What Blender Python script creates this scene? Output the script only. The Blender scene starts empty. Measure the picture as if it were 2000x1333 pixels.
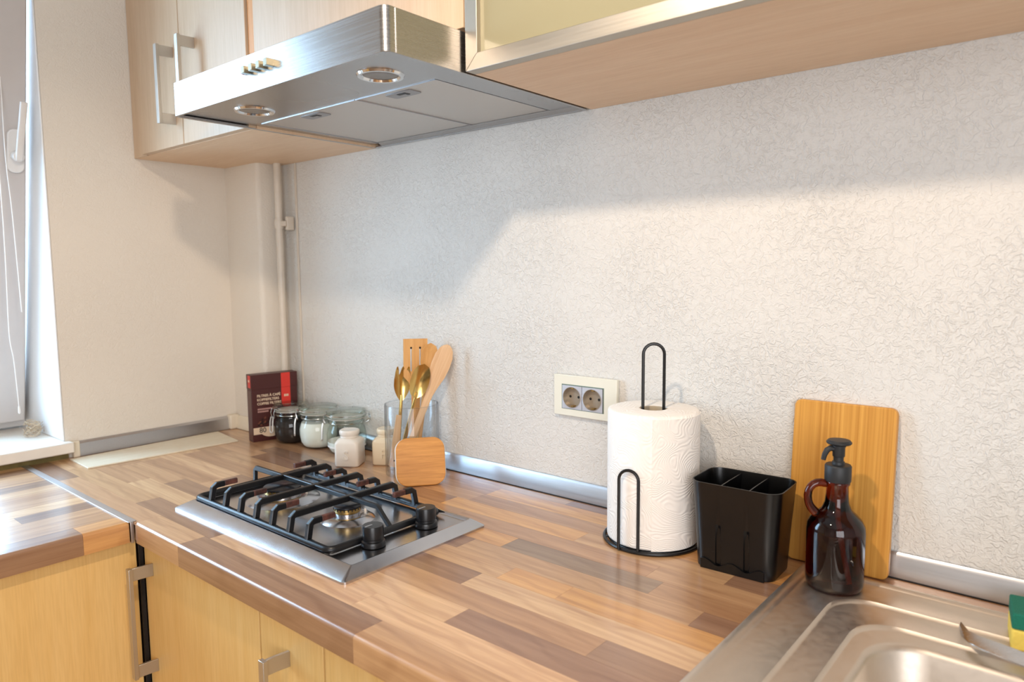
import bpy, bmesh, math, random
from mathutils import Vector, Matrix
random.seed(7)
PI = math.pi
SC = bpy.context.scene
COL = SC.collection
# ------------------------------------------------------------------ camera
# units are metres; the worktop's upper face is z = 0, the floor is z = -0.9
def make_camera():
    yaw, pit, rol = math.radians(40.1223), math.radians(-5.6272), math.radians(-0.4736)
    f = Vector((-math.sin(yaw)*math.cos(pit), math.cos(yaw)*math.cos(pit), math.sin(pit)))
    r = Vector((math.cos(yaw), math.sin(yaw), 0)); u = r.cross(f)
    r2 = r*math.cos(rol) + u*math.sin(rol); u2 = -r*math.sin(rol) + u*math.cos(rol)
    cd = bpy.data.cameras.new('camera'); co = bpy.data.objects.new('camera', cd); COL.objects.link(co)
    m = Matrix((r2, u2, -f)).transposed().to_4x4(); m.translation = Vector((1.9151, -1.1108, 0.4425))
    co.matrix_world = m
    cd.sensor_width = 36; cd.lens = 1392.242/2000*36; cd.clip_start = 0.02
    cd.dof.use_dof = True; cd.dof.focus_distance = 1.25; cd.dof.aperture_fstop = 4.5
    SC.camera = co
make_camera()
# ------------------------------------------------------------------ world, lights, exposure
W = bpy.data.worlds.new('daylight'); SC.world = W; W.use_nodes = True
W.node_tree.nodes['Background'].inputs[0].default_value = (0.80, 0.90, 1.0, 1)
W.node_tree.nodes['Background'].inputs[1].default_value = 1.2
def lamp(kind, name, loc, power, col, rot=None, **k):
    l = bpy.data.lights.new(name, kind); l.energy = power; l.color = col
    for a, b in k.items(): setattr(l, a, b)
    o = bpy.data.objects.new(name, l); COL.objects.link(o); o.location = loc
    if rot: o.rotation_euler = rot
    return o
# the warm kitchen lamp, hanging above and in front of the worktop
lamp('SPOT', 'kitchen_lamp', (1.465, -0.87, 1.03), 26.0, (1.0, 0.81, 0.62), shadow_soft_size=0.024, spot_size=math.radians(180), spot_blend=0.35)
# daylight coming in at the window in the left wall
lamp('AREA', 'window_daylight', (-0.42, -0.93, 0.66), 54.0, (0.49, 0.72, 1.0), (0, -PI/2, 0), shape='RECTANGLE', size=1.28, size_y=0.74)
# added soft fill from behind the camera, no real lamp there
lamp('AREA', 'room_fill', (2.95, -2.30, 0.55), 38.0, (0.95, 0.96, 1.0), (math.radians(85), 0, math.radians(50)), shape='RECTANGLE', size=1.4, size_y=1.3)
VS = SC.view_settings
VS.view_transform = 'Standard'; VS.look = 'None'; VS.gamma = 1.0; VS.use_curve_mapping = False
VS.exposure = -0.03
SC.cycles.max_bounces = 14; SC.cycles.transparent_max_bounces = 24; SC.cycles.transmission_bounces = 12

# ------------------------------------------------------------------ materials
def S(h):                       # '#rrggbb' -> linear
    h = h.lstrip('#'); c = [int(h[i:i+2], 16)/255 for i in (0, 2, 4)]
    return tuple((x/12.92 if x <= .04045 else ((x+.055)/1.055)**2.4) for x in c) + (1,)
class N:                        # small node helper
    def __init__(s, name):
        s.m = bpy.data.materials.new(name); s.m.use_nodes = True; s.t = s.m.node_tree
        s.b = s.t.nodes['Principled BSDF']; s.out = s.t.nodes['Material Output']
    def n(s, typ, **k):
        x = s.t.nodes.new(typ)
        for a, b in k.items(): setattr(x, a, b)
        return x
    def l(s, a, b): s.t.links.new(a, b)
    def coord(s, scale=(1, 1, 1), kind='Object', rnd=False, rot=(0, 0, 0)):
        tc = s.n('ShaderNodeTexCoord'); mp = s.n('ShaderNodeMapping')
        mp.inputs['Scale'].default_value = scale; mp.inputs['Rotation'].default_value = rot
        s.l(tc.outputs[kind], mp.inputs['Vector'])
        if rnd:
            oi = s.n('ShaderNodeObjectInfo'); mu = s.n('ShaderNodeMath', operation='MULTIPLY'); mu.inputs[1].default_value = 37.0
            s.l(oi.outputs['Random'], mu.inputs[0])
            cb = s.n('ShaderNodeCombineXYZ'); s.l(mu.outputs[0], cb.inputs[0]); s.l(mu.outputs[0], cb.inputs[1]); s.l(mu.outputs[0], cb.inputs[2])
            s.l(cb.outputs[0], mp.inputs['Location'])
        return mp.outputs[0]
    def noise(s, vec, scale=5, detail=3, rough=.5, dist=0):
        x = s.n('ShaderNodeTexNoise'); x.inputs['Scale'].default_value = scale; x.inputs['Detail'].default_value = detail
        x.inputs['Roughness'].default_value = rough; x.inputs['Distortion'].default_value = dist
        s.l(vec, x.inputs['Vector']); return x.outputs['Fac']
    def ramp(s, fac, stops):
        x = s.n('ShaderNodeValToRGB'); e = x.color_ramp.elements
        e[0].position, e[0].color = stops[0]; e[1].position, e[1].color = stops[-1]
        for p, c in stops[1:-1]:
            q = e.new(p); q.color = c
        s.l(fac, x.inputs[0]); return x.outputs[0]
    def mix(s, fac, a, b, mode='MIX'):
        x = s.n('ShaderNodeMix', data_type='RGBA', blend_type=mode)
        for sock, v in ((x.inputs[0], fac), (x.inputs[6], a), (x.inputs[7], b)):
            if isinstance(v, (int, float)): sock.default_value = v
            elif isinstance(v, tuple): sock.default_value = v
            else: s.l(v, sock)
        return x.outputs[2]
    def bump(s, h, strength=.3, dist=.001):
        x = s.n('ShaderNodeBump'); x.inputs['Strength'].default_value = strength; x.inputs['Distance'].default_value = dist
        s.l(h, x.inputs['Height']); s.l(x.outputs[0], s.b.inputs['Normal']); return x
    def base(s, c):
        if isinstance(c, tuple): s.b.inputs['Base Color'].default_value = c
        else: s.l(c, s.b.inputs['Base Color'])
    def set(s, rough=.5, metal=0, **k):
        s.b.inputs['Roughness'].default_value = rough; s.b.inputs['Metallic'].default_value = metal
        for a, v in k.items(): s.b.inputs[a.replace('_', ' ')].default_value = v
        return s
def plain(name, col, rough=.5, metal=0, tex=.04, scale=40, bump=0, bd=.0006, **k):
    s = N(name); s.set(rough, metal, **k)
    v = s.noise(s.coord(), scale, 3)
    c = S(col); d = tuple(x*(1-tex*3) for x in c[:3]) + (1,)
    s.base(s.mix(v, d, c))
    if bump: s.bump(v, bump, bd)
    return s.m
M = {}
def plaster(name, col, dirt=.0, bs=.62):
    s = N(name); s.set(.85)
    v = s.coord()
    a = s.n('ShaderNodeTexNoise'); a.inputs['Scale'].default_value = 92; a.inputs['Detail'].default_value = 3; a.inputs['Distortion'].default_value = 1.3; s.l(v, a.inputs['Vector'])
    r1 = s.ramp(a.outputs['Fac'], [(.36, (0, 0, 0, 1)), (.48, (1, 1, 1, 1)), (.52, (1, 1, 1, 1)), (.68, (.25, .25, .25, 1))])
    b = s.noise(v, 230, 2, .6, .6)
    pt = s.noise(v, 4.5, 1); pt = s.ramp(pt, [(.40, (.55, .55, .55, 1)), (.62, (1, 1, 1, 1))])
    h = s.mix(.35, r1, b); h = s.mix(1.0, h, pt, 'MULTIPLY')
    s.bump(h, bs, .0038)
    cl = s.noise(v, 2.2, 3)
    c = S(col); d = tuple(x*.95 for x in c[:3]) + (1,)
    s.base(s.mix(cl, c, d))
    return s.m
M['plaster'] = plaster('textured_plaster', '#dedad3')
M['plaster_soft'] = plaster('smoother_plaster', '#e6ddd0', bs=.35)
M['reveal'] = plaster('reveal_paint', '#eeeeee', bs=.12)
M['ceiling'] = plain('ceiling_paint', '#e6e3de', .9)
M['floor'] = plain('floor_vinyl', '#a08468', .5)
def stave_mat():
    s = N('laminate_stave'); s.set(.42, 0, Coat_Weight=.9, Coat_IOR=1.62, Coat_Roughness=.2)
    v = s.coord((1.6, 42, 42), rnd=True)
    g1 = s.noise(v, 1.5, 5, .62, .8)
    v2 = s.coord((7, 9, 9), rnd=True, rot=(0, 0, .12))
    w = s.n('ShaderNodeTexWave', wave_type='BANDS', bands_direction='Y'); w.inputs['Scale'].default_value = 1.1
    w.inputs['Distortion'].default_value = 6.5; w.inputs['Detail'].default_value = 2.5; w.inputs['Detail Scale'].default_value = .9
    s.l(v2, w.inputs['Vector'])
    oi = s.n('ShaderNodeObjectInfo')
    dk = s.mix(1.0, oi.outputs['Color'], S('#d6c2b6'), 'MULTIPLY')
    lt = s.mix(1.0, oi.outputs['Color'], (1.12, 1.09, 1.04, 1), 'MULTIPLY')
    r = s.ramp(g1, [(.25, (0, 0, 0, 1)), (.75, (1, 1, 1, 1))])
    c = s.mix(r, dk, lt)
    wr = s.ramp(w.outputs['Fac'], [(.0, (.80, .74, .70, 1)), (.35, (1, 1, 1, 1)), (1, (1, 1, 1, 1))])
    c = s.mix(.6, c, wr, 'MULTIPLY')
    fine = s.noise(s.coord((6, 260, 260), rnd=True), 1.6, 2, .5)
    fr = s.ramp(fine, [(.35, (.86, .82, .8, 1)), (.6, (1, 1, 1, 1))])
    c = s.mix(.35, c, fr, 'MULTIPLY')
    s.base(c); s.bump(fine, .06, .0004)
    return s.m
M['stave'] = stave_mat()
def wood(name, light, dark, scale=(22, 22, 1.2), rough=.45, contrast=1.0, **k):
    s = N(name); s.set(rough, 0, **k)
    g = s.noise(s.coord(scale, rnd=True), 2.2, 5, .6, .5)
    r = s.ramp(g, [(.5-.25/contrast, S(dark)), (.5+.22/contrast, S(light))])
    f = s.noise(s.coord(tuple(x*6 for x in scale), rnd=True), 2.5, 2)
    f = s.ramp(f, [(.35, (.93, .91, .88, 1)), (.6, (1, 1, 1, 1))])
    s.base(s.mix(.8, r, f, 'MULTIPLY')); s.bump(g, .05, .0004)
    return s.m
M['maple'] = wood('maple_veneer', '#d0b69a', '#c3a585', contrast=.7, rough=.42)
M['maple_low'] = wood('maple_veneer_low', '#ecc684', '#e2b66e', contrast=.8, rough=.42)
M['maple_under'] = wood('maple_underside', '#e8cbab', '#ddb995', (1.2, 16, 16), contrast=.7)
M['edging'] = wood('warm_lit_edging', '#d8944a', '#c47f37')  # same maple, with warm reflected light put into its orange colour
M['bamboo'] = wood('bamboo_board', '#e0a54e', '#b97a2b', (95, 30, .8), .4, 1.1)
M['coaster'] = wood('coaster_wood', '#e3a04a', '#b8741f', (4, 40, 70), .42, 1.0)
M['utensil'] = wood('utensil_wood', '#e8b878', '#d39a58', (50, 50, 2), .5)
M['utensil_pale'] = wood('pale_beech', '#ecc9a0', '#d9ab7c', (50, 50, 2), .5)
def steel(name, col='#c9c9cb', rough=.24, dirn=(2, 260, 260), bs=.06, aniso=0):
    s = N(name); s.set(rough, 1.0)
    v = s.noise(s.coord(dirn), 1.5, 3, .6)
    c = S(col); s.base(s.mix(v, tuple(x*.88 for x in c[:3])+(1,), c))
    r = s.n('ShaderNodeMapRange'); r.inputs[3].default_value = rough*.8; r.inputs[4].default_value = rough*1.35
    s.l(v, r.inputs[0]); s.l(r.outputs[0], s.b.inputs['Roughness']); s.bump(v, bs, .0003)
    return s.m
M['steel'] = steel('brushed_steel')
M['steel_hood'] = steel('brushed_hood_steel', '#b4b2b1', .25, (2, 2, 260), .008)
M['steel_hob'] = steel('hob_steel', '#c4c4c8', .2, (40, 40, 40), .03)
M['steel_sink'] = steel('sink_steel', '#dccfc0', .42, (60, 60, 60), .02)
M['alu'] = steel('anodised_aluminium', '#cfcfd2', .33, (2, 200, 200), .02)
M['alu_warm'] = steel('aluminium_frame', '#bfb8ac', .45, (2, 200, 200), .02)
M['nickel'] = plain('satin_nickel', '#c8c2ba', .32, .85, .02)
M['button'] = plain('dull_steel_button', '#8f8873', .4, .7, .05)
M['wire'] = plain('bright_wire', '#e4e2de', .3, .6, .01)
M['chrome'] = plain('chrome', '#dddddd', .08, 1, .01)
M['gold'] = plain('brushed_gold', '#e6c377', .22, 1, .03, bump=.05)
M['brass'] = plain('burner_brass', '#c9a768', .3, 1, .05)
M['black_iron'] = plain('black_enamel', '#0e0f13', .36, 0, .2, 120, .2, .0006)
M['cap_black'] = plain('burner_cap_enamel', '#1c1d22', .3, 0, .1)
def rusty():
    s = N('heat_rusted_enamel'); s.set(.5)
    v = s.noise(s.coord(), 60, 4, .6)
    s.base(s.ramp(v, [(.35, S('#2a1a17')), (.55, S('#5a332a')), (.75, S('#7a4a3c'))])); s.bump(v, .4, .0006)
    return s.m
M['rust'] = rusty()
M['knob_black'] = plain('knob_plastic', '#131316', .3, 0, .1)
M['black_wire'] = plain('black_wire', '#131212', .35, 0, .1)
M['black_plastic'] = plain('black_plastic', '#09090a', .30, 0, .15, 200, .1, .0003)
M['pump_black'] = plain('matt_black_pump', '#25272a', .5, 0, .1)
M['white_plastic'] = plain('white_plastic', '#e4e1de', .4, 0, .02)
M['sash_white'] = plain('sash_white', '#c9c3c0', .4, 0, .02)
M['cream_plastic'] = plain('cream_plastic', '#e8dcc6', .45, 0, .03)
M['sill'] = plain('sill_paint', '#efe6da', .35, 0, .03)
M['strip_pale'] = wood('pale_strip', '#ece2cd', '#e2d5bb', (30, 3, 3), .45)
M['pipe'] = plain('painted_pipe', '#dcd0c0', .35, 0, .04)
M['ceramic'] = plain('cream_ceramic', '#e9dfd2', .28, 0, .02)
M['ceramic_p'] = plain('warm_ceramic', '#e8d6b8', .28, 0, .02)
M['cord'] = plain('white_cord', '#f4f2f0', .6)
M['dark'] = plain('dark_gap', '#1b1512', .8)
M['mould'] = plain('mould_stained_joint', '#8a7a48', .9, 0, .2, 60)
M['filter_dark'] = plain('latch_dark', '#202022', .5)
M['latch'] = plain('latch_grey', '#9a9a9c', .4, .3)
M['card'] = plain('dark_brown_card', '#4a1f1c', .42, 0, .04)
M['card_side'] = plain('brown_card_side', '#573029', .35, 0, .06)
M['red_print'] = plain('red_print', '#d8372c', .42, 0, .01)
M['cream_print'] = plain('cream_print', '#e6cdb0', .5, 0, .01)
M['pink_print'] = plain('pink_print', '#c79a90', .5, 0, .01)
M['bean_print'] = plain('bean_print', '#2a100c', .5, 0, .1, 300)
M['bean_light'] = plain('bean_light_print', '#7d4a34', .5, 0, .1, 300)
M['ink'] = plain('dark_ink', '#3a3430', .5)
M['coffee'] = plain('ground_coffee', '#220e08', .9, 0, .2, 300, .5, .001)
M['sugar'] = plain('white_sugar', '#f3efe8', .9, 0, .02, 400, .2, .0005)
M['rubber'] = plain('clear_rubber', '#b9b4aa', .5)
M['switch_glass'] = plain('cream_glass_plate', '#e9e6d6', .12, 0, .01, Coat_Weight=.6)
M['socket_grey'] = plain('silver_grey_socket', '#c2c4cc', .35, .2, .01)
M['socket_in'] = plain('socket_well', '#a89c8c', .3, .45, .02)
M['socket_edge'] = plain('green_glass_edge', '#7c8f84', .25)
M['sponge_g'] = plain('green_scourer', '#1c7a60', .95, 0, .15, 500, .8, .002)
M['sponge_y'] = plain('yellow_sponge', '#f0cf5e', .9, 0, .06, 200, .6, .002)
M['label_red'] = plain('red_led', '#b00f28', .2)
M['fibre'] = plain('dried_fibre', '#c9b295', .9)
M['lens'] = plain('lamp_lens', '#7d7369', .25, .5)
def towel_mat():
    s = N('embossed_paper'); s.set(.95)
    v = s.coord((1, 1, 1))
    ds = None
    nz = s.noise(v, 20, .6, .4, .3)
    mu = s.n('ShaderNodeMath', operation='MULTIPLY'); mu.inputs[1].default_value = 175; s.l(nz, mu.inputs[0])
    si = s.n('ShaderNodeMath', operation='SINE'); s.l(mu.outputs[0], si.inputs[0])
    s.base(S('#f6f1ea')); s.bump(si.outputs[0], .30, .0009)
    return s.m
M['towel'] = towel_mat()
M['core'] = plain('cardboard_core', '#c9b79c', .8)
def thin_glass(name, tint='#eef4f0', edge='#7f9388', rough=.0, refl=1.0):
    s = N(name); s.t.nodes.remove(s.b)
    lw = s.n('ShaderNodeLayerWeight'); lw.inputs[0].default_value = .35
    tr = s.n('ShaderNodeBsdfTransparent'); gl = s.n('ShaderNodeBsdfGlossy'); gl.inputs['Roughness'].default_value = rough
    rp = s.ramp(lw.outputs['Facing'], [(.0, S(tint)), (.55, S(tint)), (.97, S(edge))]); s.l(rp, tr.inputs[0])
    lf = s.n('ShaderNodeLayerWeight'); lf.inputs[0].default_value = .5
    pw = s.n('ShaderNodeMath', operation='POWER'); pw.inputs[1].default_value = 4.5; s.l(lf.outputs['Facing'], pw.inputs[0])
    mu = s.n('ShaderNodeMath', operation='MULTIPLY_ADD'); mu.inputs[1].default_value = .9*refl; mu.inputs[2].default_value = .045*refl; s.l(pw.outputs[0], mu.inputs[0])
    mx = s.n('ShaderNodeMixShader'); s.l(mu.outputs[0], mx.inputs[0]); s.l(tr.outputs[0], mx.inputs[1]); s.l(gl.outputs[0], mx.inputs[2])
    s.l(mx.outputs[0], s.out.inputs['Surface']); return s.m
M['glass'] = thin_glass('clear_glass', '#f5faf7', '#8da398')
M['vase_glass'] = thin_glass('clear_vase_glass', '#fbfcfd', '#b4bdc6')
M['pane'] = thin_glass('window_glass', '#f2f6f6', '#9fb0b0')
def amber():
    s = N('amber_glass'); s.set(.03, 0, IOR=1.47, Transmission_Weight=1.0)
    s.base(S('#8a431e')); 
    va = s.n('ShaderNodeVolumeAbsorption'); va.inputs['Color'].default_value = (.60, .20, .06, 1); va.inputs['Density'].default_value = 50
    s.l(va.outputs[0], s.out.inputs['Volume']); return s.m
M['amber'] = amber()
def frosted():
    s = N('frosted_cabinet_glass'); s.set(.22, 0, Coat_Weight=.3)
    v = s.noise(s.coord(), 3, 2); s.base(s.mix(v, S('#8a8468'), S('#969075'))); return s.m
M['frosted'] = frosted()
def mesh_filter():
    s = N('perforated_filter'); s.set(.4, .75)
    v = s.coord((1, 1, 1), rot=(0, 0, PI/4))
    vo = s.n('ShaderNodeTexVoronoi', feature='F1'); vo.inputs['Scale'].default_value = 330; vo.inputs['Randomness'].default_value = 0; s.l(v, vo.inputs['Vector'])
    r = s.ramp(vo.outputs['Distance'], [(.22, S('#77706a')), (.38, S('#cbc5be'))])
    s.base(r); s.bump(vo.outputs['Distance'], .3, .0006); return s.m
M['filter'] = mesh_filter()

# ------------------------------------------------------------------ mesh helpers
class B:
    def __init__(s): s.v = []; s.f = []
    def add(s, vs, fs):
        o = len(s.v); s.v += [tuple(p) for p in vs]; s.f += [tuple(i+o for i in f) for f in fs]; return s
    def box(s, x0, x1, y0, y1, z0, z1):
        return s.add([(x0,y0,z0),(x1,y0,z0),(x1,y1,z0),(x0,y1,z0),(x0,y0,z1),(x1,y0,z1),(x1,y1,z1),(x0,y1,z1)],
                     [(0,3,2,1),(4,5,6,7),(0,1,5,4),(1,2,6,5),(2,3,7,6),(3,0,4,7)])
    def loft(s, loops, cap0=True, cap1=True, ring=False):
        n = len(loops[0]); vs = [p for l in loops for p in l]; fs = []
        m = len(loops)
        for i in range(m if ring else m-1):
            for j in range(n):
                a = i*n+j; b = i*n+(j+1) % n; c = ((i+1) % m)*n+(j+1) % n; d = ((i+1) % m)*n+j
                fs.append((a, b, c, d))
        if cap0 and not ring: fs.append(tuple(range(n-1, -1, -1)))
        if cap1 and not ring: fs.append(tuple((m-1)*n+j for j in range(n)))
        return s.add(vs, fs)
    def tube(s, pts, r, seg=10, closed=False, flat=None):
        P = [Vector(p) for p in pts]; n = len(P); loops = []
        up = None
        for i in range(n):
            a = P[(i-1) % n] if (closed or i > 0) else P[i]; b = P[(i+1) % n] if (closed or i < n-1) else P[i]
            t = (b-a).normalized()
            if up is None:
                up = Vector((0, 0, 1)) if abs(t.z) < .9 else Vector((1, 0, 0))
            u = (up - t*up.dot(t)).normalized(); w = t.cross(u); up = u
            rr = r[i] if isinstance(r, (list, tuple)) else r
            ru = rr; rw = rr*(flat or 1)
            loops.append([P[i]+u*ru*math.cos(2*PI*k/seg)+w*rw*math.sin(2*PI*k/seg) for k in range(seg)])
        return s.loft(loops, ring=closed)
    def bar(s, pts, w, h, up=(0, 0, 1)):          # rectangular section along a path
        P = [Vector(p) for p in pts]; n = len(P); loops = []
        for i in range(n):
            a = P[i-1] if i > 0 else P[i]; b = P[i+1] if i < n-1 else P[i]
            t = (b-a).normalized()
            side = Vector((1, 0, 0)) if up == 'x' else (Vector((0, 1, 0)) if up == 'y' else t.cross(Vector(up)).normalized())
            u = t.cross(side).normalized()
            k = 1.0
            if 0 < i < n-1:
                t1 = (P[i]-P[i-1]).normalized(); k = 1/max(.5, abs(t.dot(t1)))
            c = .25
            pr = [(-.5+c*.5, -.5), (.5-c*.5, -.5), (.5, -.5+c*.5), (.5, .5-c*.5), (.5-c*.5, .5), (-.5+c*.5, .5), (-.5, .5-c*.5), (-.5, -.5+c*.5)]
            loops.append([P[i]+side*w*q[0]+u*h*k*q[1] for q in pr])
        return s.loft(loops)
    def lathe(s, prof, seg=32, c=(0, 0), cap0=True, cap1=True):
        loops = [[(c[0]+r*math.cos(2*PI*k/seg), c[1]+r*math.sin(2*PI*k/seg), z) for k in range(seg)] for r, z in prof]
        return s.loft(loops, cap0, cap1)
    def prism(s, poly, a0, a1, plane='xy'):
        def mk(p, a): return {'xy': (p[0], p[1], a), 'xz': (p[0], a, p[1]), 'yz': (a, p[0], p[1])}[plane]
        return s.loft([[mk(p, a0) for p in poly], [mk(p, a1) for p in poly]])
def rr(x0, x1, y0, y1, r, n=6):
    out = []
    for cx, cy, a0 in ((x1-r, y1-r, 0), (x0+r, y1-r, 90), (x0+r, y0+r, 180), (x1-r, y0+r, 270)):
        for i in range(n+1):
            a = math.radians(a0+90*i/n); out.append((cx+r*math.cos(a), cy+r*math.sin(a)))
    return out
def P(name, b, mat, parent=None, bevel=0, seg=2, smooth=35, color=None, sub=0, loc=None, rot=None):
    me = bpy.data.meshes.new(name); me.from_pydata(b.v, [], b.f); me.update()
    bm = bmesh.new(); bm.from_mesh(me); bmesh.ops.recalc_face_normals(bm, faces=bm.faces); bm.to_mesh(me); bm.free()
    me.materials.append(M[mat] if isinstance(mat, str) else mat)
    for p in me.polygons: p.use_smooth = True
    me.set_sharp_from_angle(angle=math.radians(smooth))
    o = bpy.data.objects.new(name, me); COL.objects.link(o)
    if parent: o.parent = parent
    if bevel:
        m = o.modifiers.new('bevel', 'BEVEL'); m.width = bevel; m.segments = seg; m.limit_method = 'ANGLE'; m.angle_limit = math.radians(40)
        m.harden_normals = False
    if sub: m = o.modifiers.new('sub', 'SUBSURF'); m.levels = sub; m.render_levels = sub
    if color: o.color = color
    if loc: o.location = loc
    if rot: o.rotation_euler = rot
    return o
def tag(o, label=None, cat=None, group=None, kind=None):
    if label: o['label'] = label
    if cat: o['category'] = cat
    if group: o['group'] = group
    if kind: o['kind'] = kind
    return o
def T(name, label, cat, loc=(0, 0, 0), rotz=0, group=None, kind=None):
    o = bpy.data.objects.new(name, None); COL.objects.link(o); o.location = loc; o.rotation_euler = (0, 0, rotz); o.empty_display_size = .05
    return tag(o, label, cat, group, kind)
FONTS = {}
def text(body, size, mat, parent, loc, rot, depth=.0002, name='lettering', align='LEFT', bold=0):
    c = bpy.data.curves.new(name, 'FONT'); c.body = body; c.size = size; c.extrude = depth; c.align_x = align; c.offset = bold
    c.resolution_u = 3
    c.materials.append(M[mat]); o = bpy.data.objects.new(name, c); COL.objects.link(o); o.parent = parent; o.location = loc; o.rotation_euler = rot
    bpy.context.view_layer.update()
    me = bpy.data.meshes.new_from_object(o); m = bpy.data.objects.new(name, me); bpy.data.objects.remove(o)
    COL.objects.link(m); m.parent = parent; m.location = loc; m.rotation_euler = rot
    return m

# ------------------------------------------------------------------ the setting
XR, YF, ZC, ZF = 3.5, -3.2, 1.72, -0.9
def struct(name, b, mat, label, **k):
    o = P(name, b, mat, **k); return tag(o, label, None, None, 'structure')
struct('floor', B().box(-.4, XR+.1, YF-.1, .1, ZF-.1, ZF), 'floor', 'plain brown kitchen floor')
struct('ceiling', B().box(-.4, XR+.1, YF-.1, .1, ZC, ZC+.1), 'ceiling', 'white kitchen ceiling')
struct('wall_back', B().box(-.4, XR+.1, 0, .1, ZF, ZC), 'plaster', 'white wall with worm-textured plaster behind the worktop')
WY0, WY1, WZ0, WZ1 = -1.36, -.515, .012, 1.34           # window opening in the left wall
b = B().box(-.34, 0, WY1, 0, ZF, ZC).box(-.34, 0, YF, WY0, ZF, ZC).box(-.34, 0, WY0, WY1, ZF, WZ0).box(-.34, 0, WY0, WY1, WZ1, ZC)
struct('wall_left', b, 'plaster_soft', 'cream plastered wall left of the cupboards, with the window opening')
struct('wall_right', B().box(XR, XR+.1, YF, 0, ZF, ZC), 'ceiling', 'plain wall at the right end of the kitchen')
struct('wall_front', B().box(0, XR, YF-.1, YF, ZF, ZC), 'ceiling', 'plain wall behind the photographer')
# painted reveal skin on the side of the window opening
struct('trim_1', B().box(-.339, -.0005, WY1-.004, WY1, WZ0+.03, WZ1), 'reveal', 'bright white painted window reveal', bevel=.003)
# boxed chase in the corner
poly = [(-.001, .001), (-.001, -.076)] + [(.165-.012+.012*math.sin(math.radians(a)), -.076+.012-.012*math.cos(math.radians(a))) for a in range(0, 91, 15)] + [(.165, .001)]
struct('trim_2', B().prism(poly, -.9, .735), 'plaster_soft', 'plastered pillar boxed into the corner behind the coffee filter box')
# dark grubby joint under the sill
struct('trim_3', B().box(.0, .006, -1.75, -.512, .0, .014), 'mould', 'stained joint between window sill and worktop')
# window
win = T('window_1', 'white tilted window in the left wall', None, (-.30, 0, .05), kind='structure')
def ring_frame(y0, y1, z0, z1, w, x0, x1):
    o = [(y0, z0), (y1, z0), (y1, z1), (y0, z1)]; i = [(y0+w, z0+w), (y1-w, z0+w), (y1-w, z1-w), (y0+w, z1-w)]
    b = B()
    L = [[(x0, *p) for p in o], [(x1, *p) for p in o], [(x1, *p) for p in i], [(x0, *p) for p in i]]
    return b.loft(L, ring=True)
P('window_frame', ring_frame(WY0+.002, WY1-.005, -.005, WZ1-.055, .055, -.03, .03), 'white_plastic', win, bevel=.003)
sash = P('sash', ring_frame(WY0+.03, WY1-.017, .0, 1.22, .078, .0, .055), 'sash_white', win, bevel=.004, loc=(.02, 0, .028), rot=(0, math.radians(13.5), 0))
P('pane', B().box(.022, .030, WY0+.104, WY1-.091, .074, 1.146), 'pane', sash)
P('window_gasket', ring_frame(WY0+.104, WY1-.091, .074, 1.146, .004, .052, .0565), 'latch', sash)
hb = B().box(.055, .062, -.565, -.533, .64, .77)
hb.lathe([(.013, .0), (.013, .028), (.010, .034)], 16)
b = B().prism([(p[0], p[1]) for p in rr(-.573, -.538, .635, .735, .015, 5)], .055, .064, 'yz')
b.tube([(.064, -.556, .675), (.088, -.556, .675)], .012, 14)
b.bar([(.086, -.556, .667), (.092, -.556, .695), (.099, -.553, .76), (.101, -.551, .80)], .015, .009, 'y')
P('window_handle', b, 'white_plastic', sash, bevel=.002)
sill = P('window_sill', B().box(-.02, .33, WY0-.02, -.505, -.034, -.0085), 'sill', win, bevel=.003)

# strips along the walls
HS = .0375
def strip_profile(t=.010): return [(0, 0), (-t, .001), (-t*.75, HS*.86), (-t*.35, HS), (0, HS)]
def strip_x(x0, x1, y, mat='alu'): 
    return B().loft([[(x, y+p[0], p[1]) for p in strip_profile()] for x in (x0, x1)])
s4 = T('trim_4', 'grey aluminium upstand strip along the left wall', None, (0, 0, 0), kind='structure')
P('upstand_strip', B().loft([[(-p[0]+.0005, y, p[1]) for p in strip_profile(.012)] for y in (-.488, -.105)]), 'alu', s4)
P('end_cap', B().box(0, .014, -.503, -.488, 0, .0395), 'cream_plastic', s4, bevel=.002)
P('corner_cap', B().box(0, .022, -.105, -.077, 0, .041), 'cream_plastic', s4, bevel=.004)
s5 = T('trim_5', 'cream upstand strip on the foot of the corner pillar', None, (0, 0, 0), kind='structure')
P('upstand_strip', strip_x(.022, .165, -.0765), 'cream_plastic', s5)
s6 = T('trim_6', 'silver aluminium upstand strip along the back wall', None, (0, 0, 0), kind='structure')
P('upstand_strip', strip_x(.165, 2.9, -.0005), 'alu', s6)
P('sealing_lip', B().box(.165, 2.9, -.0125, -.0005, -.0002, .0016), 'dark', s6)

# heating pipe in the corner
t = T('heating_pipe', 'cream painted heating pipe running up beside the corner pillar', 'pipe', (.189, -.030, 0))
P('pipe', B().lathe([(.0098, 0), (.0098, .739)], 20), 'pipe', t)
b = B().lathe([(.0118, .560), (.0130, .566), (.0130, .580), (.0118, .586)], 20)
P('pipe_clamp', b, 'pipe', t)
P('clamp_bracket', B().box(.008, .030, -.004, .004, .566, .580).box(.022, .032, .004, .026, .556, .592), 'pipe', t, bevel=.002)
tag(P('cable_trunking', B().box(.227, .2335, -.004, 0, HS, .733), 'pipe', bevel=.001), 'narrow cream cable trunking up the wall beside the heating pipe', 'trunking')

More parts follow.
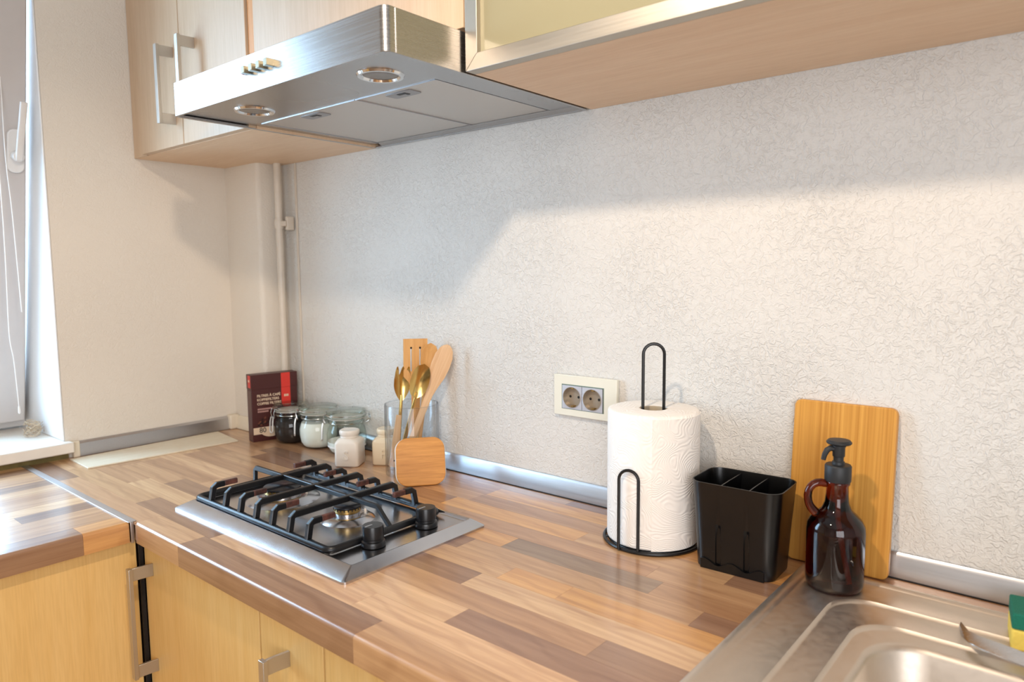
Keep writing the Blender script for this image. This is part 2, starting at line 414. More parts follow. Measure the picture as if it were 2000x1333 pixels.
# ------------------------------------------------------------------ worktops built of staves
TONE = {'L': '#dfb88c', 'O': '#dca768', 'T': '#cba277', 'M': '#bd936b', 'D': '#a07b5e', 'K': '#8f6d55', 'G': '#987f66'}
def jit(h, a=.05):
    c = S(h); k = 1+random.uniform(-a, a); return (c[0]*k, c[1]*k*(1+random.uniform(-.02, .02)), c[2]*k, 1)
PITCH = .0465
wt = T('worktop', 'main butcher-block worktop holding the gas hob and the sink', 'worktop', (0, -.6, 0))
ROWS = [
 [(0, 'K'), (.202, 'T'), (.765, 'D'), (1.227, 'T'), (1.62, 'M'), (2.1, 'T')],
 [(0, 'L'), (.12, 'T'), (.488, 'D'), (.78, 'L'), (1.16, 'L'), (1.75, 'M')],
 [(0, 'T'), (.336, 'L'), (.72, 'M'), (1.02, 'L'), (1.29, 'D'), (1.70, 'M')],
 [(0, 'M'), (.18, 'T'), (.40, 'D'), (.75, 'L'), (1.05, 'M'), (1.474, 'D')],
 [(0, 'T'), (.18, 'M'), (.46, 'T'), (.80, 'M'), (1.06, 'D'), (1.229, 'L')],
 [(0, 'M'), (.16, 'L'), (.465, 'D'), (.80, 'M'), (1.07, 'T'), (1.255, 'O'), (1.36, 'O')],
 [(0, 'L'), (.19, 'M'), (.44, 'M'), (.78, 'T'), (1.05, 'D'), (1.13, 'T'), (1.533, 'D')],
 [(0, 'M'), (.26, 'T'), (.62, 'D'), (1.0, 'O'), (1.183, 'G'), (1.45, 'M')],
 [(0, 'T'), (.34, 'D'), (.70, 'M'), (1.02, 'M'), (1.42, 'T')],
 [(0, 'M'), (.30, 'K'), (.62, 'M'), (.82, 'D'), (.95, 'O'), (1.26, 'T'), (1.519, 'D')],
 [(0, 'T'), (.22, 'M'), (.50, 'T'), (.80, 'T'), (.98, 'M'), (1.30, 'O')],
 [(0, 'M'), (.28, 'D'), (.55, 'T'), (.78, 'M'), (.984, 'O'), (1.40, 'T')],
 [(0, 'D'), (.32, 'M'), (.74, 'M'), (.90, 'T'), (1.143, 'D'), (1.5, 'M'), (1.9, 'T'), (2.3, 'M')]]
def nose(x0, x1, y0, y1):        # front stave wrapped over the rounded front edge; local y: 0 = old front line
    r = .0055
    pr = [(y1, 0), (y0+r, 0)] + [(y0+r-r*math.sin(math.radians(a)), -r+r*math.cos(math.radians(a))) for a in (22, 45, 68, 90)] + [(y0, -.0375), (y0+.0045, -.0375), (y0+.0045, -.012), (y1, -.0045)]
    return B().loft([[(x, p[0], p[1]) for p in pr] for x in (x0, x1)])
XE = 2.6
g = .00012
for i, row in enumerate(ROWS):
    y0 = -.001+PITCH*i if i else -.0015; y1 = min(-.001+PITCH*(i+1), .5995)
    for j, (x0, tn) in enumerate(row):
        x1 = row[j+1][0] if j+1 < len(row) else XE
        if 1 <= i <= 10:
            if x0 >= 1.584: continue
            x1 = min(x1, 1.5845)
        if i == 11:
            if x0 >= 1.584: continue
            x1 = min(x1, 1.5845)
        if i == 0 and x0 < .6 and x1 <= .6:
            bb = B().box(x0+g, x1-g, y0+.0, y1-g, -.0045, 0)
            P('stave', bb, 'stave', wt, color=jit(TONE[tn])); continue
        if i == 0:
            if x0 < .602:
                P('stave', B().box(x0+g, .602-g, y0, y1-g, -.0045, 0), 'stave', wt, color=jit(TONE[tn])); x0 = .602
            P('stave', nose(x0+g, x1-g, -.0015, y1-g), 'stave', wt, color=jit(TONE[tn])); continue
        P('stave', B().box(x0+g, x1-g, y0+g, y1-g, -.0045, 0), 'stave', wt, color=jit(TONE[tn]))
core = B().box(0, 1.5845, .004, .5995, -.0375, -.0045).box(1.5845, XE, .004, .052, -.0375, -.0045).box(1.5845, XE, .5585, .5995, -.0375, -.0045)
P('core_board', core, 'maple_under', wt)
# left wing worktop: local x runs towards the viewer's side (-y), local y across
wl = T('worktop', 'left wing of the butcher-block worktop under the window', 'worktop', (.5905, -.6075, 0), -PI/2)
ROWS2 = [
 [(0, 'O'), (.075, 'D'), (.42, 'T'), (.9, 'M')], [(0, 'M'), (.30, 'T'), (.7, 'D')], [(0, 'T'), (.5, 'M')],
 [(0, 'K'), (.125, 'L'), (.6, 'T')], [(0, 'L'), (.40, 'M')], [(0, 'T'), (.22, 'L'), (.66, 'D')], [(0, 'M'), (.34, 'T')],
 [(0, 'L'), (.16, 'M'), (.6, 'T')], [(0, 'K'), (.20, 'T'), (.7, 'M')], [(0, 'M'), (.28, 'D'), (.62, 'T')],
 [(0, 'T'), (.12, 'D'), (.5, 'L')], [(0, 'D'), (.3, 'M')], [(0, 'L'), (.25, 'O'), (.7, 'T')]]
for i, row in enumerate(ROWS2):
    # local frame: +x -> world -y ; +y -> world +x ; row 0 is the front edge (world x = .59), rows go to the wall
    a1 = 0.0-PITCH*i; a0 = max(a1-PITCH, -.590)
    for j, (x0, tn) in enumerate(row):
        x1 = row[j+1][0] if j+1 < len(row) else 1.5
        if i == 0:
            pr = nose(x0+g, x1-g, -.0005, PITCH-g)
            pr.v = [(v[0], -v[1], v[2]) for v in pr.v]
            P('stave', pr, 'stave', wl, color=jit(TONE[tn]))
        else:
            P('stave', B().box(x0+g, x1-g, a0+g, a1-g, -.0045, 0), 'stave', wl, color=jit(TONE[tn]))
P('core_board', B().box(0, 1.5, -.590, -.006, -.0375, -.0045), 'maple_under', wl)
js = B().box(.004, .5955, -.6073, -.6017, -.036, .0012).box(.5905, .5965, -.6073, -.6017, -.0378, -.0005)
js.box(.004, .5955, -.6105, -.5965, .0001, .0016)
tag(P('joint_strip', js, 'alu', bevel=.0005), 'silver metal strip covering the joint between the two worktops', 'strip')
tag(P('cover_strip', B().add([(.030, -.517, .0), (.150, -.520, .0), (.172, -.166, .0), (.026, -.146, .0), (.030, -.517, .0035), (.150, -.520, .0035), (.172, -.166, .0035), (.026, -.146, .0035)],
    [(0,3,2,1),(4,5,6,7),(0,1,5,4),(1,2,6,5),(2,3,7,6),(3,0,4,7)]), 'strip_pale', bevel=.0008), 'flat cream strip lying on the worktop along the left wall', 'panel')

# ------------------------------------------------------------------ handles
def bow_handle(parent, loc, length, facing=0, proj=.034, name='handle'):
    # vertical bow handle; local -y is away from the door; loc is on the door face, at the handle's middle
    b = B()
    h = length/2; w = .011
    b.box(-.0065, .0065, -proj-.004, -proj+.003, -h, h)
    for s_ in (-1, 1):
        z0 = s_*(h-.012)
        b.loft([[(x, y, z0+dz) for x, dz in ((-.0025+sh, -.0115), (.0025+sh, -.0115), (.0025+sh, .0115), (-.0025+sh, .0115))] for y, sh in ((-proj+.002, 0), (-proj*.5, .0012), (-.0005, .004), (0, .004))])
    return P(name, b, 'nickel', parent, bevel=.0018, loc=loc, rot=(0, 0, facing))
# ------------------------------------------------------------------ wall cupboards
CZ, CT, CD = .7328, 1.36, .312
c = T('wall_cabinet', 'left maple wall cupboard with two doors above the corner', 'cabinet', (0, 0, CZ))
P('body', B().box(.0, .573, -CD, -.0005, 0.0, .018).box(.0, .018, -CD, -.0005, .018, CT-CZ).box(.555, .573, -CD, -.0005, .018, CT-CZ).box(0, .573, -CD, -.0005, CT-CZ-.018, CT-CZ).box(.018, .555, -.01, -.0005, .018, CT-CZ-.018), 'maple_under', c)
P('filler_panel', B().box(.0015, .074, -CD-.004, -CD, .0, CT-CZ), 'maple', c)
d = P('door', B().box(.078, .2925, -.3285, -CD-.0005, .001, CT-CZ), 'maple', c, bevel=.001)
bow_handle(d, (.257, -.3285, .132), .172)
d = P('door', B().box(.2955, .5715, -.3285, -CD-.0005, .001, CT-CZ), 'maple', c, bevel=.001)
bow_handle(d, (.358, -.3285, .132), .172)
c = T('wall_cabinet', 'maple wall cupboard directly above the extractor hood', 'cabinet', (.575, 0, .795))
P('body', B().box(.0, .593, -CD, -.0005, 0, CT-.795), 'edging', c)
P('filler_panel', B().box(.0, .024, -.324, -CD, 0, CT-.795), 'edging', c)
P('door', B().box(.027, .5925, -.3285, -CD-.0005, .002, CT-.795), 'maple', c, bevel=.001)
c = T('wall_cabinet', 'right wall cupboard with a frosted glass door in an aluminium frame', 'cabinet', (1.1725, 0, CZ))
WC = 1.6
P('body', B().box(.0, WC, -.309, -.0005, 0, .018).box(.0, .018, -.309, -.0005, .018, .62).box(WC-.018, WC, -.309, -.0005, .018, .62).box(0, WC, -.309, -.0005, .602, .62).box(.018, WC-.018, -.012, -.0005, .018, .602), 'maple_under', c)
def mitred(x0, x1, z0, z1, w, y0, y1):
    o = [(x0, z0), (x1, z0), (x1, z1), (x0, z1)]; i = [(x0+w, z0+w), (x1-w, z0+w), (x1-w, z1-w), (x0+w, z1-w)]
    return o, i
o_, i_ = mitred(.0, .90, .0, .62, .023, 0, 0)
names = ['bottom', 'right', 'top', 'left']
dr = None
for k in range(4):
    a, b2 = o_[k], o_[(k+1) % 4]; d1, c1 = i_[k], i_[(k+1) % 4]
    bb = B().loft([[(p[0], y, p[1]) for p in (a, b2, c1, d1)] for y in (-.3300, -.3095)])
    if k == 0:
        dr = P('door', bb, 'alu_warm', c, bevel=.0007)
    else: P('frame_rail', bb, 'alu_warm', dr, bevel=.0007)
P('pane', B().box(.0225, .8775, -.3215, -.3165, .0225, .5975), 'frosted', dr)
d2 = P('door', B().box(.904, WC, -.330, -.3095, 0, .62), 'alu_warm', c, bevel=.001)

# ------------------------------------------------------------------ extractor hood
h = T('extractor_hood', 'stainless steel slide-out extractor hood under the wall cupboards', 'extractor hood', (.563, 0, .732))
HW, HD, HH = .604, .476, .0595
oc = rr(0, HW, -HD, -.001, .011, 6); ic = rr(.0065, HW-.0065, -HD+.0065, -.0085, .005, 6)
P('casing', B().loft([[(x, y, .004) for x, y in ic], [(x, y, 0) for x, y in ic], [(x, y, 0) for x, y in oc], [(x, y, HH) for x, y in oc]], cap0=False), 'steel_hood', h, bevel=.0006)
P('side_trim', B().box(HW-.0002, HW+.0012, -HD+.018, -HD+.0195, .001, HH-.001), 'alu', h)
lp = P('light_panel', B().box(.007, HW-.007, -HD+.007, -.318, .006, .009), 'steel_hood', h)
P('rim_panel', B().box(.007, .034, -.318, -.022, .006, .009).box(.534, HW-.007, -.318, -.022, .006, .009).loft([[(x, -.022, .009), (x, -.022, .0075), (x, -.009, .0008), (x, -.0085, .009)] for x in (.034, HW-.007)]), 'steel_hood', h)
for x in (.132, .488):
    r_ = P('lamp_ring', B().lathe([(.027, .0062), (.030, .0030), (.0345, .0030), (.0365, .0060)], 36, (x, -.388), cap0=False, cap1=False), 'chrome', lp)
    P('lamp_lens', B().lathe([(.0005, .0052), (.015, .0048), (.024, .0050), (.0275, .0060)], 36, (x, -.388), cap1=False), 'lens', r_)
for x0, x1 in ((.036, .3325), (.3345, .532)):
    f_ = P('grease_filter', B().box(x0, x1, -.316, -.024, .0075, .0115), 'filter', h, bevel=.001)
    P('filter_edge', B().box(x0, x1, -.3175, -.316, .005, .010).box(x0-.001, x0, -.316, -.024, .0055, .010).box(x1, x1+.0008, -.316, -.024, .0055, .0100), 'alu', f_)
    xm = (x0+x1)/2-.01
    la = P('filter_latch', B().prism(rr(xm-.032, xm+.032, -.300, -.272, .005, 3), .0060, .0085), 'latch', f_)
    P('latch_slot', B().box(xm-.008, xm+.012, -.294, -.287, .0054, .0075).box(xm+.006, xm+.012, -.287, -.281, .0054, .0075), 'filter_dark', la)
for k, x in enumerate((.270, .2925, .314, .336)):
    P('push_button', B().box(x-.0052, x+.0052, -HD-.0125, -HD+.001, .0280, .0390), 'button', h, bevel=.0008)
P('indicator_lamp', B().tube([(.2545, -HD-.005, .0335), (.2545, -HD+.001, .0335)], .0035, 12), 'label_red', h)

# ------------------------------------------------------------------ base cupboards
def base_cab(x0, x1, label):
    c = T('base_cabinet', label, 'cabinet', (x0, -.562, ZF))
    H = -.038-ZF
    P('body', B().box(0, x1-x0, 0, .55, .10, H-.0005), 'maple_low', c)
    P('plinth', B().box(0, x1-x0, .04, .06, 0, .10), 'maple_low', c)
    d = P('door', B().box(.0018, x1-x0-.0018, -.0185, -.0005, .105, H-.006), 'maple_low', c, bevel=.001)
    return c, d, H
c, d, H = base_cab(.579, .973, 'maple base cupboard in the corner under the gas hob')
bow_handle(d, (.609-.579, -.0185, H-.143), .205, proj=.038)
c, d, H = base_cab(.974, 1.1335, 'narrow maple base cupboard right of the hob cupboard')
bow_handle(d, (1.046-.974, -.0185, H-.155), .205, proj=.038)
c, d, H = base_cab(1.1345, 1.56, 'maple base cupboard under the bare worktop, left of the sink cupboard')
c = T('base_cabinet', 'maple base cupboard beneath the sink', 'cabinet', (1.561, -.562, ZF))
P('body', B().box(0, .85, 0, .55, .10, .60).box(0, .018, 0, .55, .60, H-.0005).box(.832, .85, 0, .55, .60, H-.0005), 'maple_low', c)
P('door', B().box(.0018, .848, -.0185, -.0005, .105, H-.006), 'maple_low', c, bevel=.001)
c = T('base_cabinet', 'maple base cupboard under the left worktop wing, facing right', 'cabinet', (0, -.60, ZF))
P('body', B().box(.01, .552, -1.50, -.012, .10, H-.0005), 'maple_low', c)
P('side_panel', B().box(.5525, .570, -.80, .010, .02, H-.005), 'maple_low', c, bevel=.001)
P('side_panel', B().box(.5525, .570, -1.50, -.803, .02, H-.005), 'maple_low', c, bevel=.001)
P('gap_shade_strip', B().box(.5725, .5785, .012, .0185, .02, H-.0005), 'dark', c)  # dark strip painted in for the shaded gap between the corner cupboards

# ------------------------------------------------------------------ gas hob
hob = T('gas_hob', 'stainless steel two-burner gas hob set into the worktop', 'hob', (.583, -.524, 0))
HX, HY = .522, .300
def rc(i, z, r): return [(x, y, z) for x, y in rr(i[0], HX-i[1], i[2], HY-i[3], r, 4)]
P('hob_plate', B().loft([rc((0, 0, 0, 0), 0, .007), rc((0, 0, 0, 0), .0035, .007), rc((.002, .002, .002, .002), .005, .006), rc((.018, .020, .029, .015), .0150, .003), rc((.020, .022, .031, .017), .0146, .003), rc((.025, .027, .036, .022), .0105, .003)]), 'steel_hob', hob, smooth=20)
def burner(x, y, s, label=None):
    e = P('burner', B().lathe([(.052*s, .0105), (.048*s, .0135), (.040*s, .0175), (.034*s, .019), (.030*s, .0185), (.024*s, .015), (.0235*s, .021), (.0235*s, .023)], 40, (x, y)), 'steel_hob', hob)
    P('burner_ring', B().lathe([(.0245*s, .0235), (.0255*s, .025), (.0255*s, .0315), (.0235*s, .0325)], 40, (x, y)), 'brass', e)
    nb = B()
    for k in range(22):
        a = 2*PI*k/22; cx, cy = x+.0252*s*math.cos(a), y+.0252*s*math.sin(a)
        nb.tube([(cx, cy, .0290), (cx, cy, .0318)], .0012, 6)
    P('flame_ports', nb, 'dark', e)
    P('burner_cap', B().lathe([(.0238*s, .0322), (.0262*s, .0328), (.0262*s, .0350), (.0235*s, .0368), (.0005, .0372)], 40, (x, y)), 'cap_black', e)
    P('igniter', B().lathe([(.0022, .012), (.0022, .026), (.001, .028)], 8, (x+.034*s*.75, y+.034*s*.66)), 'ceramic', e)
burner(.905-.583, -.366+.524, .92)
burner(.715-.583, -.375+.524, 1.34)
for x, y in ((1.0405-.583, -.418+.524), (1.0425-.583, -.306+.524)):
    k_ = P('control_knob', B().lathe([(.0165, .0108), (.0195, .0118), (.0195, .0165), (.0185, .0195), (.0160, .0205), (.0158, .0235), (.0168, .0245), (.0168, .0420), (.0158, .0445), (.0005, .0448)], 36, (x, y)), 'knob_black', hob)
    P('knob_grip', B().box(x-.0014, x+.0014, y-.0150, y-.0020, .0440, .0456), 'latch', k_)
# cast pan support
ps = T('pan_support', 'black cast pan support with fourteen fingers standing on the hob', 'pan support', (.583, -.524, .0105))
def loc_(x, y): return (x-.583, y+.524)
fx0, fy0 = loc_(.602, -.487); fx1, fy1 = loc_(1.021, -.256)
cr = .012
pth = []
for cx, cy, a0 in ((fx1-cr, fy1-cr, 0), (fx0+cr, fy1-cr, 90), (fx0+cr, fy0+cr, 180), (fx1-cr, fy0+cr, 270)):
    for k in range(4):
        a = math.radians(a0+30*k); pth.append((cx+cr*math.cos(a), cy+cr*math.sin(a), .0075))
P('support_frame', B().tube(pth, .0062, 8, closed=True), 'black_iron', ps, smooth=50)
for x, y in ((fx0+.01, fy0+.002), (fx1-.01, fy0+.002), (fx0+.01, fy1-.002), (fx1-.01, fy1-.002)):
    P('foot', B().lathe([(.0030, .0), (.0045, .0015), (.0045, .0060)], 10, (x, y)), 'rubber', ps)
ym = loc_(0, -.3655)[1]
P('cross_bar', B().bar([(fx0-.001, ym, .0075), (fx0+.001, ym, .0345), (fx0+.006, ym, .0385), (fx1-.034, ym, .0385), (fx1-.029, ym, .0350), (fx1+.001, ym, .0075)], .0068, .0078, 'y'), 'black_iron', ps)
FX = [.6545+.0513*k for k in range(7)]
for k, xw in enumerate(FX):
    x = xw-.583
    long_ = (k % 2 == 1)
    for side in (-1, 1):
        yb = fy0+.001 if side < 0 else fy1-.001
        yt = yb+.009*(-side)
        ye = ym if long_ else (yb+.052*(-side))
        pts = [(x, yb, .0075), (x, yt*.6+yb*.4, .0345), (x, yt+.003*(-side), .0385), (x, ye+(.0 if long_ else -.026*(-side)), .0385)]
        f_ = P('finger', B().bar(pts, .0078, .0102, 'x').box(x-.012, x+.012, yb-.0045, yb+.0045, .0035, .0118), 'black_iron', ps)
        if not long_:
            P('finger_tip', B().bar([(x, ye-.026*(-side), .0385), (x, ye, .0385)], .0074, .0098, 'x'), 'rust', f_, bevel=.0012)
P('corner_pin', B().tube([(fx1-.004, fy1+.002, .0075), (fx1+.011, fy1+.004, .0075)], [.0035, .0008], 8), 'black_iron', ps)

# ------------------------------------------------------------------ sink
sk = T('kitchen_sink', 'stainless steel inset sink with stepped rim at the right end of the worktop', 'sink', (1.584, -.545, 0))
def sl(x0, x1, y0, y1, r, z): return [(x-1.584, y+.545, z) for x, y in rr(x0, x1, y0, y1, r, 8)]
X1 = 2.40
L = [sl(1.5838, X1, -.545, -.0448, .006, -.0040), sl(1.5838, X1, -.545, -.0448, .006, .0030), sl(1.5850, X1-.001, -.5440, -.0460, .006, .0044),
     sl(1.5950, X1-.01, -.534, -.0530, .006, .0054), sl(1.5990, X1-.014, -.531, -.0560, .008, .0020), sl(1.6015, X1-.018, -.529, -.0575, .01, .0006),
     sl(1.6490, 2.135, -.500, -.1100, .050, .0016), sl(1.6508, 2.133, -.4985, -.1118, .050, .0022), sl(1.6535, 2.130, -.496, -.1145, .050, -.0012), sl(1.6560, 2.128, -.494, -.1165, .050, -.0020),
     sl(1.6900, 2.095, -.468, -.1560, .052, -.0022), sl(1.6918, 2.093, -.4665, -.1578, .052, -.0016), sl(1.6945, 2.090, -.464, -.1605, .052, -.0052), sl(1.6965, 2.088, -.462, -.1625, .052, -.0060),
     sl(1.7130, 2.075, -.450, -.1810, .055, -.0062), sl(1.7170, 2.071, -.447, -.1850, .055, -.0075), sl(1.7215, 2.067, -.443, -.1890, .055, -.0130),
     sl(1.7300, 2.060, -.437, -.1960, .055, -.1200), sl(1.7370, 2.052, -.429, -.2030, .055, -.1400), sl(1.7600, 2.030, -.405, -.2260, .050, -.1480), sl(1.860, 1.930, -.340, -.290, .02, -.1500)]
P('sink_bowl', B().loft(L, cap0=False), 'steel_sink', sk, smooth=60)
P('drain', B().lathe([(.040, -.1490), (.038, -.1470), (.030, -.1475), (.028, -.1495)], 32, (1.895-1.584, -.315+.545)), 'chrome', sk)
P('drain_plug', B().lathe([(.026, -.1490), (.026, -.1465), (.006, -.1465), (.006, -.140), (.001, -.140)], 24, (1.895-1.584, -.315+.545)), 'filter_dark', sk)

# ------------------------------------------------------------------ socket
so = T('wall_socket', 'cream glass double wall socket with two grey round outlets', 'socket', (1.093, 0, .1645))
def xz_ring(o, i, y0, y1):
    o = [(o[0], o[2]), (o[1], o[2]), (o[1], o[3]), (o[0], o[3])]; i = [(i[0], i[2]), (i[1], i[2]), (i[1], i[3]), (i[0], i[3])]
    return B().loft([[(p[0], y0, p[1]) for p in o], [(p[0], y1, p[1]) for p in o], [(p[0], y1, p[1]) for p in i], [(p[0], y0, p[1]) for p in i]], ring=True)
P('cover_plate', xz_ring((0, .142, 0, .0785), (.0190, .1140, .0130, .0605), -.0015, -.0095), 'switch_glass', so, bevel=.0008)
P('glass_edge', xz_ring((.0188, .1142, .0128, .0607), (.0202, .1130, .0142, .0592), -.0015, -.0098), 'socket_edge', so)
for k in range(2):
    x0 = .0205+.0462*k; cx, cz = x0+.0228, .0365; R = .0198
    n = 32
    rect = []
    for i in range(n):                            # square outline sampled with the same count as the circle
        a = 2*PI*i/n; ca, sa = math.cos(a), math.sin(a); s_ = max(abs(ca), abs(sa)); rect.append((cx+.0224*ca/s_, cz+.0224*sa/s_))
    cir = [(cx+R*math.cos(2*PI*i/n), cz+R*math.sin(2*PI*i/n)) for i in range(n)]
    mod = P('outlet', B().loft([[(p[0], -.0025, p[1]) for p in rect], [(p[0], -.0112, p[1]) for p in rect], [(p[0], -.0116, p[1]) for p in cir]], cap0=False, cap1=False), 'socket_grey', so, smooth=25)
    P('socket_well', B().loft([[(cx+r_*math.cos(2*PI*i/n), y, cz+r_*math.sin(2*PI*i/n)) for i in range(n)] for r_, y in ((R*1.02, -.0124), (R*.97, -.0124), (R*.93, -.0018), (.0004, -.0018))], cap0=False), 'socket_in', mod, smooth=30)
    for dx in (-.0095, .0095):
        P('pin_hole', B().tube([(cx+dx, -.0022, cz), (cx+dx, -.0016, cz)], .0026, 12), 'dark', mod)
    for dz in (-1, 1):
        P('earth_clip', B().box(cx-.003, cx+.003, -.010, -.002, cz+dz*.0172-.001, cz+dz*.0172+.001), 'brass', mod)

# ------------------------------------------------------------------ items on the worktop
# coffee filter box : local x along the printed face, local -y outwards
cb = T('coffee_filter_box', 'dark brown and red box of coffee filters in the corner', 'box', (.2150, -.1470, 0), math.atan2(.981, .193))
BW, BT, BH = .123, .034, .1775
P('carton', B().box(0, BW, 0, BT, 0, .142), 'card', cb, bevel=.0008)
lid = P('carton_lid', B().box(-.0008, BW+.0008, -.0008, BT+.0008, .1385, BH), 'card', cb, bevel=.0008)
P('side_print', B().box(-.0006, -.0001, .002, BT-.002, .004, .134), 'card_side', cb)
P('side_red_print', B().box(-.0013, -.0007, .004, BT-.012, .143, BH-.002), 'red_print', lid)
P('red_band', B().box(.079, .1035, -.0006, .0, .092, .1385), 'red_print', cb)
P('red_band', B().box(.079, .1035, -.0014, -.0006, .139, BH-.0006), 'red_print', lid)
rt = (PI/2, 0, 0)
text('FILTRES À CAFÉ', .0090, 'cream_print', cb, (.0135, -.0004, .1180), rt, bold=.0002)
text('KOFFIEFILTERS', .0090, 'cream_print', cb, (.0135, -.0004, .1075), rt, bold=.0002)
text('COFFEE FILTERS', .0090, 'cream_print', cb, (.0135, -.0004, .0970), rt, bold=.0002)
for z, w in ((.0835, .052), (.0770, .026)):       # two lines of print too small to read
    bb = B(); x = .0145
    while x < .0145+w:
        ww = random.uniform(.0012, .0026); bb.box(x, x+ww, -.0005, -.0001, z, z+.0042); x += ww+.0008
    P('small_print', bb, 'pink_print', cb)
bb = B()
for k in range(3): bb.box(.0860+.0042*k, .0892+.0042*k, -.0010, -.0006, .1130, .1190)
P('logo_print', bb, 'cream_print', cb)
bb = B()
for k in range(2): bb.box(-.0017, -.0012, .009+.005*k, .0125+.005*k, .158, .164)
P('logo_print', bb, 'cream_print', lid)
def disc(cx, cz, rx, rz, y, n=14, a=0):
    return [(cx+rx*math.cos(2*PI*k/n)*math.cos(a)-rz*math.sin(2*PI*k/n)*math.sin(a), y, cz+rx*math.cos(2*PI*k/n)*math.sin(a)+rz*math.sin(2*PI*k/n)*math.cos(a)) for k in range(n)]
bb = B(); bl = B()
for k in range(60):
    x = random.uniform(.014, .092); z = .044+.012*math.sin((x-.014)*26)*.9+(x-.014)*.18+random.uniform(-.006, .010)
    tgt = bb if k % 3 else bl
    a_ = random.uniform(0, 3); y_ = -.0004-.000005*k
    tgt.loft([disc(x, z, .0034, .0023, y_-.0002, 10, a_), disc(x, z, .0034, .0023, y_, 10, a_)])
tag(P('bean_picture', bb, 'bean_print', cb)); P('bean_picture', bl, 'bean_light', cb)
cup = [(.028+.030*math.cos(math.radians(a)), -.0008, .030+.020*math.sin(math.radians(a))) for a in range(180, 361, 12)]
cup = [(p[0]+.020, p[1], p[2]) for p in cup]
P('cup_picture', B().loft([cup, [(p[0], -.0002, p[2]) for p in cup]]), 'cream_print', cb)
P('count_band', B().box(.001, .062, -.0012, -.0008, .0195, .0375), 'cream_print', cb)
text('80', .0185, 'ink', cb, (.016, -.0014, .0235), rt, bold=.0002)

# clip-top jars
def arc(cx, cy, r, a0, a1, z, n=14): return [(cx+r*math.cos(math.radians(a0+(a1-a0)*k/n)), cy+r*math.sin(math.radians(a0+(a1-a0)*k/n)), z) for k in range(n+1)]
def clip_jar(x, y, ang, label, fill, level, s=1.0):
    t = T('clip_top_jar', label, 'jar', (x, y, 0), math.radians(ang), 'clip-top glass jars by the salt pot')
    bt = lambda pr, **k: B().lathe([(r*s, z*s) for r, z in pr], 40, **k)
    P('jar_body', bt([(.0005, .0015), (.030, .0012), (.037, .004), (.0425, .014), (.0455, .030), (.0455, .046), (.0430, .059), (.0390, .066), (.0385, .070), (.0415, .072), (.0420, .076), (.0390, .079), (.0385, .083)], cap1=False), 'glass', t, smooth=60)
    P('jar_rim', B().tube(arc(0, 0, .0405*s, 0, 345, .0745*s, 32)[:-1]+[(.0405*s*math.cos(math.radians(352)), .0405*s*math.sin(math.radians(352)), .0745*s)], .0014, 8), 'chrome', t)
    P('seal', bt([(.0385, .0832), (.0425, .0832), (.0425, .0860), (.0385, .0860)]), 'rubber', t)
    ld = P('jar_lid', bt([(.0380, .0862), (.0455, .0866), (.0465, .0885), (.0465, .0915), (.0450, .0930), (.0440, .0960), (.0455, .0985), (.0450, .1010), (.0420, .1020), (.0005, .1015)], cap0=False), 'glass', t, smooth=50)
    if fill:
        lv = level; pr = [(.0005, .003), (.029, .003), (.0355, .006), (.0410, .015), (.0440, .030), (.0440, min(lv, .046))]
        if lv > .046: pr += [(.0440-(lv-.046)*.28, lv)]
        P('contents', B().lathe([(r*s, z*s) for r, z in pr]+[(.0005, (lv+.001)*s)], 36), fill, t, smooth=60)
    # wire clasp: local +x is the clasp side, local -x the hinge side
    R = .0478*s
    wire = [(R*math.cos(math.radians(a)), R*math.sin(math.radians(a)), .093*s) for a in range(-150, 151, 12)]
    P('lid_wire', B().tube(wire, .0011, 6), 'chrome', t)
    P('hinge_wire', B().tube([(-.0400*s, -.020*s, .093*s), (-.052*s, -.013*s, .094*s), (-.055*s, -.012*s, .078*s), (-.046*s, -.010*s, .073*s), (-.046*s, .010*s, .073*s), (-.055*s, .012*s, .078*s), (-.052*s, .013*s, .094*s), (-.0400*s, .020*s, .093*s)], .0011, 6), 'chrome', t)
    P('clasp_wire', B().tube([(R+.001, -.009*s, .093*s), (R+.0045, -.009*s, .083*s), (R+.003, -.0075*s, .074*s), (R+.0005, -.006*s, .070*s), (R+.0005, .006*s, .070*s), (R+.003, .0075*s, .074*s), (R+.0045, .009*s, .083*s), (R+.001, .009*s, .093*s)], .0010, 6), 'chrome', t)
    R += .002
    lp = [(R+.003, -.0065*s, .072*s), (R+.0055, -.0080*s, .060*s), (R+.0065, -.0085*s, .036*s), (R+.0065, -.0050*s, .0315*s), (R+.0065, .0050*s, .0315*s), (R+.0065, .0085*s, .036*s), (R+.0055, .0080*s, .060*s), (R+.003, .0065*s, .072*s)]
    P('latch_loop', B().tube(lp, .0018, 8, closed=True), 'wire', t)
    return t
clip_jar(.2810, -.0735, 262, 'clip-top glass jar of dark ground coffee against the filter box', 'coffee', .060, .995)
clip_jar(.3830, -.0620, 236, 'middle clip-top glass jar full of white sugar', 'sugar', .062, 1.045)
clip_jar(.4915, -.0560, 230, 'almost empty clip-top glass jar behind the ceramic S pot', 'sugar', .018, 1.05)
